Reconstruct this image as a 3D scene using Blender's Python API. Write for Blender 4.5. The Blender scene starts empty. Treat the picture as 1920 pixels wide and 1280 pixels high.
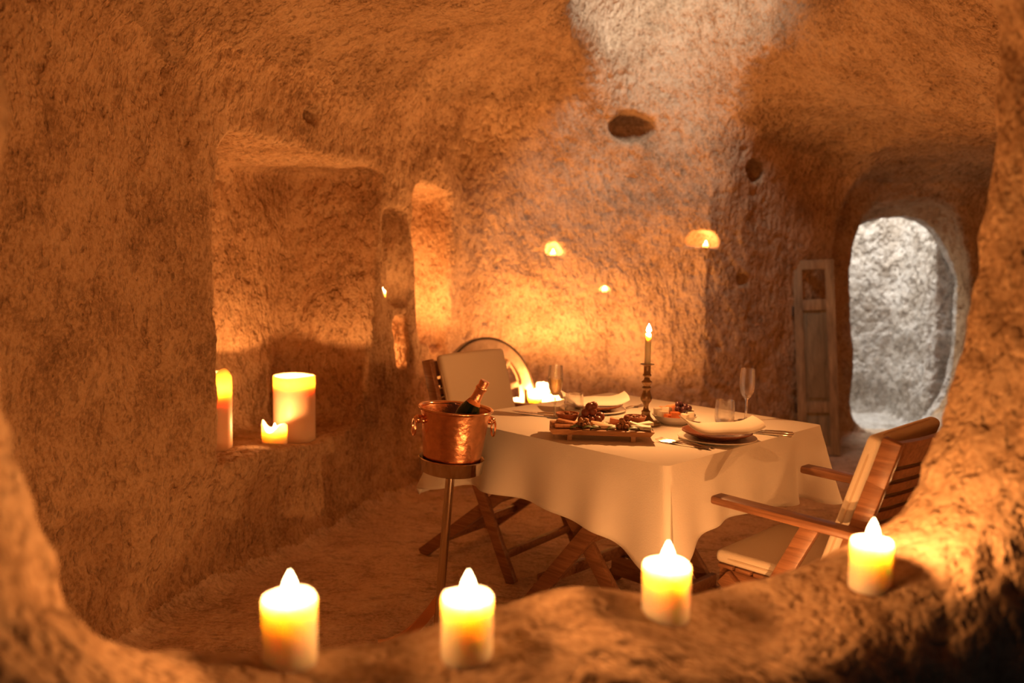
import bpy, bmesh, math, random
import numpy as np
from mathutils import Vector, Matrix
from mathutils.bvhtree import BVHTree

scene = bpy.context.scene
col = scene.collection
random.seed(7)
pi = math.pi

# ------------------------------------------------------------------ camera
FPX = 1575.0
CAM = Vector((0.0, 0.0, 1.33))
PITCH, ROLL = math.radians(5.2), math.radians(1.14)
_f = Vector((0, math.cos(PITCH), -math.sin(PITCH)))
_r0, _u0 = Vector((1, 0, 0)), Vector((0, math.sin(PITCH), math.cos(PITCH)))
_r = _r0 * math.cos(ROLL) + _u0 * math.sin(ROLL)
_u = -_r0 * math.sin(ROLL) + _u0 * math.cos(ROLL)
cd = bpy.data.cameras.new('camera'); cam = bpy.data.objects.new('camera', cd); col.objects.link(cam)
cam.matrix_world = Matrix(((_r.x, _u.x, -_f.x, CAM.x), (_r.y, _u.y, -_f.y, CAM.y), (_r.z, _u.z, -_f.z, CAM.z), (0, 0, 0, 1)))
cd.sensor_width = 36; cd.lens = 36 * FPX / 1920; cd.clip_start = 0.02; cd.clip_end = 60
cd.dof.use_dof = True; cd.dof.focus_distance = 2.75; cd.dof.aperture_fstop = 1.8
scene.camera = cam

def ray(px, py):
    return _f + _r * ((px - 960) / FPX) + _u * ((640 - py) / FPX)
def at_y(px, py, d):
    r = ray(px, py); return CAM + r * (d / r.y)
def at_z(px, py, z):
    r = ray(px, py); return CAM + r * ((z - CAM.z) / r.z)

# ------------------------------------------------------------------ world, daylight, exposure
w = bpy.data.worlds.new('world'); scene.world = w; w.use_nodes = True
w.node_tree.nodes['Background'].inputs[0].default_value = (0.30, 0.26, 0.27, 1)
w.node_tree.nodes['Background'].inputs[1].default_value = 0.03

def area(name, loc, tgt, sx, sy, power, colr, spread=180):
    l = bpy.data.lights.new(name, 'AREA'); l.shape = 'RECTANGLE'; l.size = sx; l.size_y = sy
    l.energy = power; l.color = colr; l.spread = math.radians(spread)
    o = bpy.data.objects.new(name, l); col.objects.link(o); o.location = loc
    o.rotation_euler = (Vector(tgt) - Vector(loc)).to_track_quat('-Z', 'Y').to_euler()
    return o
SHAFT_W, OUT_W = 12.0, 150.0
area('daylight_in_roof_shaft', (0.80, 4.45, 3.75), (0.72, 5.65, 2.95), 0.45, 0.45, SHAFT_W, (1.0, 0.97, 0.93), 105)
area('daylight_outside_doorway', (3.3, 7.55, 3.4), (3.4, 7.95, 0.6), 2.0, 0.7, OUT_W, (1.0, 0.96, 0.90))

scene.view_settings.view_transform = 'Standard'; scene.view_settings.look = 'None'
scene.view_settings.exposure = 0.0; scene.view_settings.gamma = 1.0
scene.view_settings.use_curve_mapping = False
scene.cycles.use_denoising = True
scene.cycles.max_bounces = 10; scene.cycles.diffuse_bounces = 5; scene.cycles.transmission_bounces = 10; scene.cycles.transparent_max_bounces = 16
scene.cycles.sample_clamp_indirect = 4.0
scene.cycles.caustics_reflective = False; scene.cycles.caustics_refractive = False

FLAME = (1.0, 0.405, 0.12)       # colour of the candle light
CANDLE_W = 3.8                   # overall candle power

# ------------------------------------------------------------------ materials
def new_mat(name):
    m = bpy.data.materials.new(name); m.use_nodes = True
    nt = m.node_tree
    return m, nt, nt.nodes['Principled BSDF']
def N(nt, t, **kw):
    n = nt.nodes.new(t)
    for k, v in kw.items():
        if k in n.inputs.keys(): n.inputs[k].default_value = v
        else: setattr(n, k, v)
    return n
def ramp(nt, fac, stops):
    r = nt.nodes.new('ShaderNodeValToRGB')
    el = r.color_ramp.elements
    while len(el) < len(stops): el.new(0.5)
    for e, (p, c) in zip(el, stops):
        e.position = p; e.color = (c[0], c[1], c[2], 1)
    nt.links.new(fac, r.inputs[0]); return r
def coords(nt, scale=(1, 1, 1), rot=(0, 0, 0)):
    tc = nt.nodes.new('ShaderNodeTexCoord'); mp = nt.nodes.new('ShaderNodeMapping')
    mp.inputs['Scale'].default_value = scale; mp.inputs['Rotation'].default_value = rot
    nt.links.new(tc.outputs['Object'], mp.inputs[0]); return mp.outputs[0]
def math_n(nt, op, a, b):
    m = nt.nodes.new('ShaderNodeMath'); m.operation = op
    for i, v in enumerate((a, b)):
        if isinstance(v, (int, float)): m.inputs[i].default_value = v
        else: nt.links.new(v, m.inputs[i])
    return m.outputs[0]

def rock(name, c0, c1, c2, gouge=(30, 30, 19), dist=0.013, fine=70, rot=(0.3, 0.25, 0.1)):
    m, nt, b = new_mat(name)
    tc = nt.nodes.new('ShaderNodeTexCoord')
    mp = nt.nodes.new('ShaderNodeMapping'); mp.inputs['Scale'].default_value = gouge; mp.inputs['Rotation'].default_value = rot
    nt.links.new(tc.outputs['Object'], mp.inputs[0])
    g = N(nt, 'ShaderNodeTexNoise', Scale=1.0, Detail=2.0, Roughness=0.6); nt.links.new(mp.outputs[0], g.inputs['Vector'])
    fn = N(nt, 'ShaderNodeTexNoise', Scale=fine, Detail=2.5, Roughness=0.65); nt.links.new(tc.outputs['Object'], fn.inputs['Vector'])
    gr = ramp(nt, g.outputs['Fac'], [(0.33, (0, 0, 0)), (0.50, (0.7, 0.7, 0.7)), (0.75, (1, 1, 1))])
    h = math_n(nt, 'MULTIPLY_ADD', fn.outputs['Fac'], 0.30)
    nt.links.new(gr.outputs[0], h.node.inputs[2])
    bp = N(nt, 'ShaderNodeBump', Strength=1.0, Distance=dist); nt.links.new(h, bp.inputs['Height'])
    nt.links.new(bp.outputs[0], b.inputs['Normal'])
    cn = N(nt, 'ShaderNodeTexNoise', Scale=3.0, Detail=3.0, Roughness=0.7); nt.links.new(tc.outputs['Object'], cn.inputs['Vector'])
    cs = math_n(nt, 'ADD', math_n(nt, 'MULTIPLY', cn.outputs['Fac'], 0.52), math_n(nt, 'MULTIPLY', fn.outputs['Fac'], 0.48))
    cr = ramp(nt, cs, [(0.33, tuple(v * .72 for v in c0)), (0.42, c0), (0.5, c1), (0.62, c2)])
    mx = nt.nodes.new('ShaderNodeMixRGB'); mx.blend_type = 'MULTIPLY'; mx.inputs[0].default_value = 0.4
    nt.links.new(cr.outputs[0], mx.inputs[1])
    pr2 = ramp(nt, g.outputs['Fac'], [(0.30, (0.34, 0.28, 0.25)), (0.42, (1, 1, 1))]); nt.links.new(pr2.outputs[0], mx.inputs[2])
    nt.links.new(mx.outputs[0], b.inputs['Base Color'])
    b.inputs['Roughness'].default_value = 0.95; b.inputs['Specular IOR Level'].default_value = 0.1
    return m
ROCK = (0.39, 0.25, 0.14), (0.53, 0.36, 0.215), (0.63, 0.45, 0.285)
M_rock = rock('tuff_wall', *ROCK)
M_ceil = rock('smoke_stained_ceiling', *[tuple(v * .8 for v in c) for c in ROCK], gouge=(26, 26, 26), rot=(0.6, 0.5, 0.8))  # wall rock colours darkened, the ceiling's shade is put into the colour
M_floor = rock('tuff_floor', (0.54, 0.40, 0.27), (0.68, 0.52, 0.37), (0.78, 0.63, 0.47), gouge=(12, 26, 26), dist=0.012, fine=70)
M_front = rock('tuff_opening', *ROCK, gouge=(34, 34, 22), dist=0.008)
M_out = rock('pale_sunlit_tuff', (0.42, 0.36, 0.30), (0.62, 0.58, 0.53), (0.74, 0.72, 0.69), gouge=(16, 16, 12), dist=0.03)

def mat(name, color, rough=0.5, metal=0.0, bump=0.0, bscale=40, vary=0.0, scale=(1, 1, 1), **kw):
    m, nt, b = new_mat(name)
    b.inputs['Base Color'].default_value = (*color, 1); b.inputs['Roughness'].default_value = rough; b.inputs['Metallic'].default_value = metal
    if bump or vary:
        n = N(nt, 'ShaderNodeTexNoise', Scale=bscale, Detail=4.0); nt.links.new(coords(nt, scale), n.inputs['Vector'])
        if bump:
            bp = N(nt, 'ShaderNodeBump', Strength=1.0, Distance=bump); nt.links.new(n.outputs['Fac'], bp.inputs['Height']); nt.links.new(bp.outputs[0], b.inputs['Normal'])
        if vary:
            lo = tuple(c * (1 - vary) for c in color); hi = tuple(min(1, c * (1 + vary)) for c in color)
            r = ramp(nt, n.outputs['Fac'], [(0.35, lo), (0.65, hi)]); nt.links.new(r.outputs[0], b.inputs['Base Color'])
    for k, v in kw.items(): b.inputs[k].default_value = v
    return m
def wood(name, c0, c1, rough=0.45, scale=(60, 4, 60)):
    m, nt, b = new_mat(name)
    n = N(nt, 'ShaderNodeTexNoise', Scale=1.0, Detail=6.0, Roughness=0.65, Distortion=0.6); nt.links.new(coords(nt, scale), n.inputs['Vector'])
    r = ramp(nt, n.outputs['Fac'], [(0.32, c0), (0.68, c1)]); nt.links.new(r.outputs[0], b.inputs['Base Color'])
    bp = N(nt, 'ShaderNodeBump', Strength=0.5, Distance=0.002); nt.links.new(n.outputs['Fac'], bp.inputs['Height']); nt.links.new(bp.outputs[0], b.inputs['Normal'])
    b.inputs['Roughness'].default_value = rough
    return m
M_teak = wood('teak', (0.16, 0.065, 0.028), (0.36, 0.17, 0.08), 0.4)
M_old = wood('weathered_wood', (0.20, 0.14, 0.075), (0.50, 0.37, 0.21), 0.8, (40, 40, 5))
M_oldp = wood('weathered_paint', (0.17, 0.14, 0.08), (0.36, 0.29, 0.17), 0.8, (30, 30, 5))
M_board = wood('board_wood', (0.36, 0.17, 0.07), (0.55, 0.30, 0.14), 0.5, (6, 40, 40))
M_wheel = wood('pale_wheel_wood', (0.42, 0.28, 0.16), (0.62, 0.44, 0.28), 0.7, (20, 20, 20))
M_iron = mat('dark_iron', (0.07, 0.045, 0.03), 0.6, 0.6)
M_cloth = mat('white_cloth', (0.80, 0.76, 0.69), 0.85, bump=0.0008, bscale=300)
M_cush = mat('cream_canvas', (0.72, 0.63, 0.50), 0.9, bump=0.001, bscale=250)
M_pipe = mat('cushion_piping', (0.60, 0.48, 0.34), 0.9)
M_copper = mat('hammered_copper', (0.82, 0.42, 0.23), 0.24, 1.0, bump=0.0016, bscale=45, vary=0.12)
M_copin = mat('copper_rim', (0.88, 0.50, 0.30), 0.16, 1.0)
M_steel = mat('polished_steel', (0.70, 0.62, 0.52), 0.14, 1.0)
M_silver = mat('cutlery_steel', (0.78, 0.72, 0.66), 0.2, 1.0)
M_bronze = mat('dark_bronze', (0.30, 0.20, 0.11), 0.33, 0.85, vary=0.3, bscale=30)
M_white = mat('glazed_white', (0.82, 0.78, 0.72), 0.25)
M_brown = mat('brown_glaze', (0.24, 0.09, 0.05), 0.22)
M_terra = mat('terracotta', (0.40, 0.15, 0.075), 0.6)
M_nap = mat('napkin_linen', (0.82, 0.77, 0.67), 0.9, bump=0.0008, bscale=300)
M_black = mat('black_handle', (0.02, 0.016, 0.014), 0.4)
M_grape = mat('dark_grape', (0.075, 0.025, 0.03), 0.3)
M_redgr = mat('red_grape', (0.22, 0.07, 0.045), 0.3)
M_cheese = mat('pale_cheese', (0.80, 0.58, 0.36), 0.5, vary=0.08)
M_wcheese = mat('white_cheese', (0.84, 0.76, 0.62), 0.55, vary=0.06)
M_orange = mat('orange_cheese', (0.62, 0.17, 0.04), 0.45, vary=0.1)
M_melon = mat('melon_flesh', (0.80, 0.32, 0.14), 0.4, vary=0.1)
M_nut = mat('walnut', (0.36, 0.16, 0.065), 0.6, bump=0.006, bscale=150, vary=0.4)
M_bread = mat('cracker', (0.52, 0.24, 0.10), 0.7, vary=0.25, bscale=90)
M_leaf = mat('herb_leaf', (0.14, 0.18, 0.05), 0.5, vary=0.3)
M_stem = mat('grape_stem', (0.20, 0.16, 0.06), 0.6)
M_wick = mat('wick', (0.02, 0.015, 0.01), 0.9)
M_dkgl = mat('bottle_glass', (0.012, 0.03, 0.012), 0.08)
M_foil = mat('copper_foil', (0.80, 0.40, 0.24), 0.28, 0.9, bump=0.002, bscale=80)
M_band = mat('orange_label', (0.75, 0.26, 0.07), 0.5)
M_stone = mat('pebble', (0.55, 0.42, 0.30), 0.9, bump=0.004, bscale=60)

def glass_mat(name, color=(1, 1, 1), ior=1.45, rough=0.0):
    m, nt, b = new_mat(name)
    b.inputs['Base Color'].default_value = (*color, 1); b.inputs['Roughness'].default_value = rough
    b.inputs['Transmission Weight'].default_value = 1.0; b.inputs['IOR'].default_value = ior
    return m
def thin_glass(name):
    """clear table glass, thin enough that much of the light goes straight through"""
    m = glass_mat(name, (1, 1, 1), 1.48); nt = m.node_tree
    t = nt.nodes.new('ShaderNodeBsdfTransparent'); x = nt.nodes.new('ShaderNodeMixShader'); x.inputs[0].default_value = 0.62
    nt.links.new(t.outputs[0], x.inputs[1]); nt.links.new(nt.nodes['Principled BSDF'].outputs[0], x.inputs[2]); nt.links.new(x.outputs[0], nt.nodes['Material Output'].inputs[0])
    return m
M_glass = thin_glass('clear_glass'); M_wine = glass_mat('sparkling_wine', (1.0, 0.86, 0.5), 1.33)

def wax_mat(name, c):
    m, nt, b = new_mat(name)
    b.inputs['Base Color'].default_value = (*c, 1); b.inputs['Roughness'].default_value = 0.45
    b.inputs['Subsurface Weight'].default_value = 1.0
    b.inputs['Subsurface Radius'].default_value = (1.0, 0.82, 0.55); b.inputs['Subsurface Scale'].default_value = 0.03
    return m
M_wax = wax_mat('candle_wax', (0.93, 0.86, 0.66)); M_waxp = wax_mat('pink_candle_wax', (0.92, 0.66, 0.46))
def flame_mat():
    m = bpy.data.materials.new('flame'); m.use_nodes = True; nt = m.node_tree
    nt.nodes.clear()
    o = nt.nodes.new('ShaderNodeOutputMaterial'); e = nt.nodes.new('ShaderNodeEmission'); t = nt.nodes.new('ShaderNodeBsdfTransparent'); a = nt.nodes.new('ShaderNodeAddShader')
    e.inputs[0].default_value = (1.0, 0.72, 0.34, 1); e.inputs[1].default_value = 14.0
    nt.links.new(e.outputs[0], a.inputs[0]); nt.links.new(t.outputs[0], a.inputs[1]); nt.links.new(a.outputs[0], o.inputs[0])
    return m
M_flame = flame_mat()

# ------------------------------------------------------------------ mesh helpers
def tag(o, label, cat, group=None):
    o['label'] = label; o['category'] = cat
    if group: o['group'] = group
    return o
def link(name, me, parent=None, smooth=False):
    if smooth: me.polygons.foreach_set('use_smooth', [True] * len(me.polygons))
    o = bpy.data.objects.new(name, me); col.objects.link(o)
    if parent: o.parent = parent
    return o
def build(name, vf, m, parent=None, smooth=True, sharp=40):
    me = bpy.data.meshes.new(name); me.from_pydata([tuple(v) for v in vf[0]], [], vf[1]); me.materials.append(m)
    me.update()
    bm = bmesh.new(); bm.from_mesh(me); bmesh.ops.recalc_face_normals(bm, faces=bm.faces); bm.to_mesh(me); bm.free()
    o = link(name, me, parent, smooth)
    if smooth and sharp: me.set_sharp_from_angle(angle=math.radians(sharp))
    return o
def empty(name, loc=(0, 0, 0), rz=0.0):
    o = bpy.data.objects.new(name, None); o.empty_display_size = 0.05; col.objects.link(o); o.location = loc; o.rotation_euler = (0, 0, rz); return o
def join(*parts):
    V, F = [], []
    for v, f in parts:
        b = len(V); V += list(v); F += [tuple(i + b for i in q) for q in f]
    return V, F
def xf(vf, M): return [M @ Vector(v) for v in vf[0]], vf[1]
def lathe(prof, n=32, off=(0, 0, 0)):
    V, F, rings = [], [], []
    for r, z in prof:
        if r < 1e-6:
            rings.append([len(V)]); V.append((off[0], off[1], off[2] + z))
        else:
            rings.append(list(range(len(V), len(V) + n)))
            V += [(off[0] + r * math.cos(2 * pi * i / n), off[1] + r * math.sin(2 * pi * i / n), off[2] + z) for i in range(n)]
    for a, b in zip(rings, rings[1:]):
        for i in range(n):
            j = (i + 1) % n
            if len(a) == 1 and len(b) == 1: continue
            if len(a) == 1: F.append((a[0], b[i], b[j]))
            elif len(b) == 1: F.append((a[i], a[j], b[0]))
            else: F.append((a[i], a[j], b[j], b[i]))
    return V, F
def box(sx, sy, sz, c=(0, 0, 0), bev=0.0, seg=2, M=None):
    bm = bmesh.new(); bmesh.ops.create_cube(bm, size=1)
    for v in bm.verts: v.co = Vector((v.co.x * sx, v.co.y * sy, v.co.z * sz))
    if bev: bmesh.ops.bevel(bm, geom=list(bm.edges), offset=bev, segments=seg, profile=0.5, affect='EDGES')
    bm.verts.index_update()
    V = [(M @ v.co if M else v.co) + Vector(c) for v in bm.verts]; F = [tuple(v.index for v in f.verts) for f in bm.faces]
    bm.free(); return V, F
def beam(p0, p1, w, t, up=(0, 0, 1), bev=0.004):
    """bar from p0 to p1; w measured sideways (along dir x up), t along up"""
    p0, p1 = Vector(p0), Vector(p1); d = p1 - p0; L = d.length; d.normalize(); up = Vector(up)
    s = d.cross(up).normalized(); u = s.cross(d).normalized()
    M = Matrix((s, d, u)).transposed()
    return box(w, L, t, (p0 + p1) / 2, bev, 2, M)
def tube(pts, r, n=8, closed=False):
    pts = [Vector(p) for p in pts]; V, F = [], []; m = len(pts)
    prev = None
    for i, p in enumerate(pts):
        a = pts[(i - 1) % m] if (closed or i > 0) else p; b = pts[(i + 1) % m] if (closed or i < m - 1) else p
        d = (b - a).normalized()
        if prev is None: prev = d.orthogonal().normalized()
        x = (prev - d * prev.dot(d)).normalized(); prev = x; y = d.cross(x)
        rr = r[i] if isinstance(r, (list, tuple)) else r
        V += [p + (x * math.cos(2 * pi * k / n) + y * math.sin(2 * pi * k / n)) * rr for k in range(n)]
    for i in range(m if closed else m - 1):
        j = (i + 1) % m
        for k in range(n):
            l = (k + 1) % n; F.append((i * n + k, i * n + l, j * n + l, j * n + k))
    if not closed: F += [tuple(range(n - 1, -1, -1)), tuple((m - 1) * n + k for k in range(n))]
    return V, F
def blob(r, seed, jit=0.15, sub=2, sc=(1, 1, 1), c=(0, 0, 0)):
    bm = bmesh.new(); bmesh.ops.create_icosphere(bm, subdivisions=sub, radius=r); rnd = random.Random(seed)
    ph = [rnd.uniform(0, 6) for _ in range(6)]
    bm.verts.index_update(); V = []
    for v in bm.verts:
        n = v.co / r
        k = 1 + jit * (math.sin(3 * n.x + ph[0]) * math.sin(3 * n.y + ph[1]) + 0.6 * math.sin(6 * n.z + ph[2]) * math.sin(5 * n.x + ph[3]))
        V.append((c[0] + v.co.x * k * sc[0], c[1] + v.co.y * k * sc[1], c[2] + v.co.z * k * sc[2]))
    F = [tuple(v.index for v in f.verts) for f in bm.faces]; bm.free(); return V, F

# ------------------------------------------------------------------ the cave: rock carved as a distance field, meshed once, split into floor / walls / ceiling
def vnoise(P, scale, seed):
    """smooth value noise on points P (n,3), about -1..1"""
    q = P * np.float32(scale) + np.float32(seed * 17.31 + 100)
    i = np.floor(q).astype(np.int64); f = (q - i).astype(np.float32); f = f * f * (3 - 2 * f)
    def hsh(a, b, c):
        n = (a * 73856093) ^ (b * 19349663) ^ (c * 83492791) ^ (seed * 2654435)
        n = (n ^ (n >> 13)) * 1274126177; n = n ^ (n >> 16)
        return ((n & 0xFFFF).astype(np.float32) / 32767.5) - 1
    out = np.zeros(len(P), np.float32)
    for dx in (0, 1):
        wx = f[:, 0] if dx else 1 - f[:, 0]
        for dy in (0, 1):
            wy = f[:, 1] if dy else 1 - f[:, 1]
            for dz in (0, 1):
                wz = f[:, 2] if dz else 1 - f[:, 2]
                out += wx * wy * wz * hsh(i[:, 0] + dx, i[:, 1] + dy, i[:, 2] + dz)
    return out
def smin(a, b, k):
    h = np.clip(0.5 + 0.5 * (b - a) / k, 0, 1); return b * (1 - h) + a * h - k * h * (1 - h)
def smax(a, b, k): return -smin(-a, -b, k)
def rbox(P, c, h, ax, r):
    """rounded box, ax = angle of local x axis in plan"""
    x, y = P[:, 0] - c[0], P[:, 1] - c[1]; ca, sa = math.cos(ax), math.sin(ax)
    q0 = np.abs(x * ca + y * sa) - (h[0] - r); q1 = np.abs(-x * sa + y * ca) - (h[1] - r); q2 = np.abs(P[:, 2] - c[2]) - (h[2] - r)
    o = np.sqrt(np.maximum(q0, 0) ** 2 + np.maximum(q1, 0) ** 2 + np.maximum(q2, 0) ** 2)
    return o + np.minimum(np.maximum(q0, np.maximum(q1, q2)), 0) - r
def ell(P, c, r):
    q = (P - np.array(c, np.float32)) / np.array(r, np.float32)
    return (np.sqrt((q ** 2).sum(1)) - 1) * min(r)
POLY = [(-1.62, 0.3), (-1.50, 1.7), (-1.30, 3.0), (-0.325, 5.56), (0.10, 5.76), (0.70, 5.80), (1.08, 5.70), (1.30, 5.66), (1.60, 5.80), (2.0, 6.12), (2.42, 6.35), (2.52, 6.72),
        (3.95, 6.72), (3.7, 5.2), (2.6, 3.3), (1.75, 2.1), (1.5, 0.6)]
def poly_sd(x, y):
    d = np.full(x.shape, 1e9, np.float32); s = np.ones(x.shape, np.float32); n = len(POLY)
    for i in range(n):
        ax, ay = POLY[i]; bx, by = POLY[i - 1]
        ex, ey = bx - ax, by - ay; wx, wy = x - ax, y - ay
        t = np.clip((wx * ex + wy * ey) / (ex * ex + ey * ey), 0, 1)
        d = np.minimum(d, (wx - ex * t) ** 2 + (wy - ey * t) ** 2)
        c1, c2, c3 = y >= ay, y < by, ex * wy > ey * wx
        s = np.where((c1 & c2 & c3) | (~c1 & ~c2 & ~c3), -s, s)
    return s * np.sqrt(d)
LW = np.array([0.94, 2.47]); LW /= np.linalg.norm(LW)          # direction of the left wall, away from the camera
LN = np.array([-LW[1], LW[0]])                                  # out of the room
LA = math.atan2(LW[1], LW[0])
def lwall(t, depth, z): return (-1.30 + LW[0] * t + LN[0] * depth, 3.0 + LW[1] * t + LN[1] * depth, z)
FA = math.radians(20)                                           # the opening's wall is turned by this much
FU, FN = np.array([math.cos(FA), math.sin(FA)]), np.array([-math.sin(FA), math.cos(FA)])
FC = (0.0, 1.14)
HOLES = []                                                      # small pockets, filled below
def field(P, holes=True):
    x, y, z = P[:, 0], P[:, 1], P[:, 2]
    h = 2.42 + 0.10 * np.sin(1.3 * y + 0.5) + 0.50 * np.exp(-((x - 0.95) ** 2 / 0.8 + (y - 4.2) ** 2 / 1.6)) - 0.35 * np.clip((x - 1.5) / 1.0, 0, 1)
    a = smax(poly_sd(x, y) - 0.10 * np.clip((0.8 - z), 0, 1) * 0, z - h, 0.55)
    a = smax(a, -z, 0.14)
    # low rock ledge along the far wall
    led = rbox(P, (0.2, 5.65, 0.0), (0.95, 0.60, 0.21), 0.12, 0.05)
    a = smax(a, -led, 0.06)
    # roof shaft
    sh = (np.sqrt(((x - 0.97) / 0.66) ** 2 + ((y - 4.68) / 1.12) ** 2) - 1) * 0.66
    sh = smax(sh, 1.7 - z, 0.2)
    a = smin(a, sh, 0.16)
    # big niche and the small ones in the left wall
    sk = P.copy(); tz = 0.13 * (z - 1.145); sk[:, 0] -= LW[0] * tz; sk[:, 1] -= LW[1] * tz
    nb = rbox(sk, lwall(0.955, 0.18, 1.145), (0.625, 0.36, 0.675), LA, 0.07)
    a = smin(a, nb, 0.035)
    a = smin(a, rbox(P, lwall(1.855, 0.10, 1.36), (0.125, 0.26, 0.27), LA, 0.09), 0.03)
    a = smin(a, rbox(P, lwall(1.865, 0.10, 0.87), (0.085, 0.24, 0.165), LA, 0.06), 0.03)
    t1 = rbox(P, lwall(2.325, 0.10, 1.00), (0.225, 0.34, 0.76), LA, 0.08)
    t1 = smax(t1, -rbox(P, lwall(2.12, 0.25, 0.45), (0.13, 0.26, 0.40), LA, 0.03), 0.03)          # shelf in its corner
    rib = rbox(P, lwall(2.44, 0.42, 1.0), (0.025, 0.13, 0.9), LA, 0.02)
    a = smin(a, smax(t1, -rib, 0.05), 0.05)
    # doorway and the open passage behind it
    q = ((np.abs((x - 3.17 - 0.05 * np.sin(2.2 * z)) / 0.46) ** 3.5 + np.abs((z - 0.95) / 0.93) ** 4.5) ** (1 / 4.0) - 1) * 0.42
    q = smax(q, np.abs(y - 6.95) - 0.45, 0.05)
    a = smin(a, q, 0.05)
    out = np.maximum(np.maximum(np.abs(x - 3.2) - 1.3, np.abs(y - 7.62) - 0.47), -z - 0.05)
    jam = rbox(P, (4.3, 7.95, 1.6), (0.64, 0.62, 2.6), 0.0, 0.05)      # projecting pier on the right of the passage
    out = smax(out, -jam, 0.05)
    a = smin(a, out, 0.04)
    # the opening the camera looks through
    u = (x - FC[0]) * FU[0] + (y - FC[1]) * FU[1]; n = (x - FC[0]) * FN[0] + (y - FC[1]) * FN[1]
    a = smax(a, 0.15 - n, 0.12)
    cs = n + 0.20 + 0.06 * np.clip(0.9 - z, 0, 1)
    ho = ((np.abs((u - 0.165 + 0.10 * np.clip(z - 1.4, 0, 1)) / 0.80) ** 3.0 + np.abs((z - 1.40 - 0.05 * u) / np.where(z > 1.4, 0.76, 0.625 + 0.02 * np.clip(-u / 0.5, 0, 1))) ** 3.0) ** (1 / 3.0) - 1) * 0.66
    ho = smax(ho, np.abs(n) - 0.6, 0.05)
    front = smin(cs, ho, 0.13)
    a = smin(a, front, 0.10)
    if holes:
        for kind, c, r in HOLES:
            e = ell(P, c, r)
            a = smin(a, e if kind == 'e' else smax(e, (c[2] - 0.35 * r[2]) - z, 0.01), 0.02)
    return a
def rough_field(P):
    a = field(P)
    fl = np.clip((P[:, 2] - 0.05) / 0.25, 0.25, 1)
    return a + fl * (0.045 * vnoise(P, 1.7, 3) + 0.022 * vnoise(P, 4.3, 5)).astype(np.float32)
def march(px, py, far=9.0):
    r = ray(px, py).normalized(); t = 1.75
    for _ in range(200):
        p = CAM + r * t
        d = float(rough_field(np.array([p], np.float32))[0])
        if d > -0.002: break
        t += max(0.003, -d * 0.7)
        if t > far: break
    return CAM + r * t
# pockets in the wall, where the photograph shows them: (pixel, size, inset)
POCKET = [(1180, 238, 'e', (0.13, 0.16, 0.075)), (1412, 320, 'e', (0.085, 0.14, 0.06)), (585, 217, 'e', (0.12, 0.05, 0.026)),
          (957, 525, 'e', (0.06, 0.06, 0.025)), (386, 880, 'e', (0.16, 0.05, 0.045)), (1394, 525, 'e', (0.035, 0.05, 0.03)),
          (1037, 474, 'b', (0.055, 0.09, 0.06)), (1134, 547, 'b', (0.055, 0.09, 0.06)), (1316, 452, 'b', (0.11, 0.13, 0.085))]
TEA = {}
for px, py, k, r in POCKET:
    p = march(px, py); HOLES.append((k, (p.x, p.y + 0.01, p.z), r)); TEA[(px, py)] = p

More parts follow.
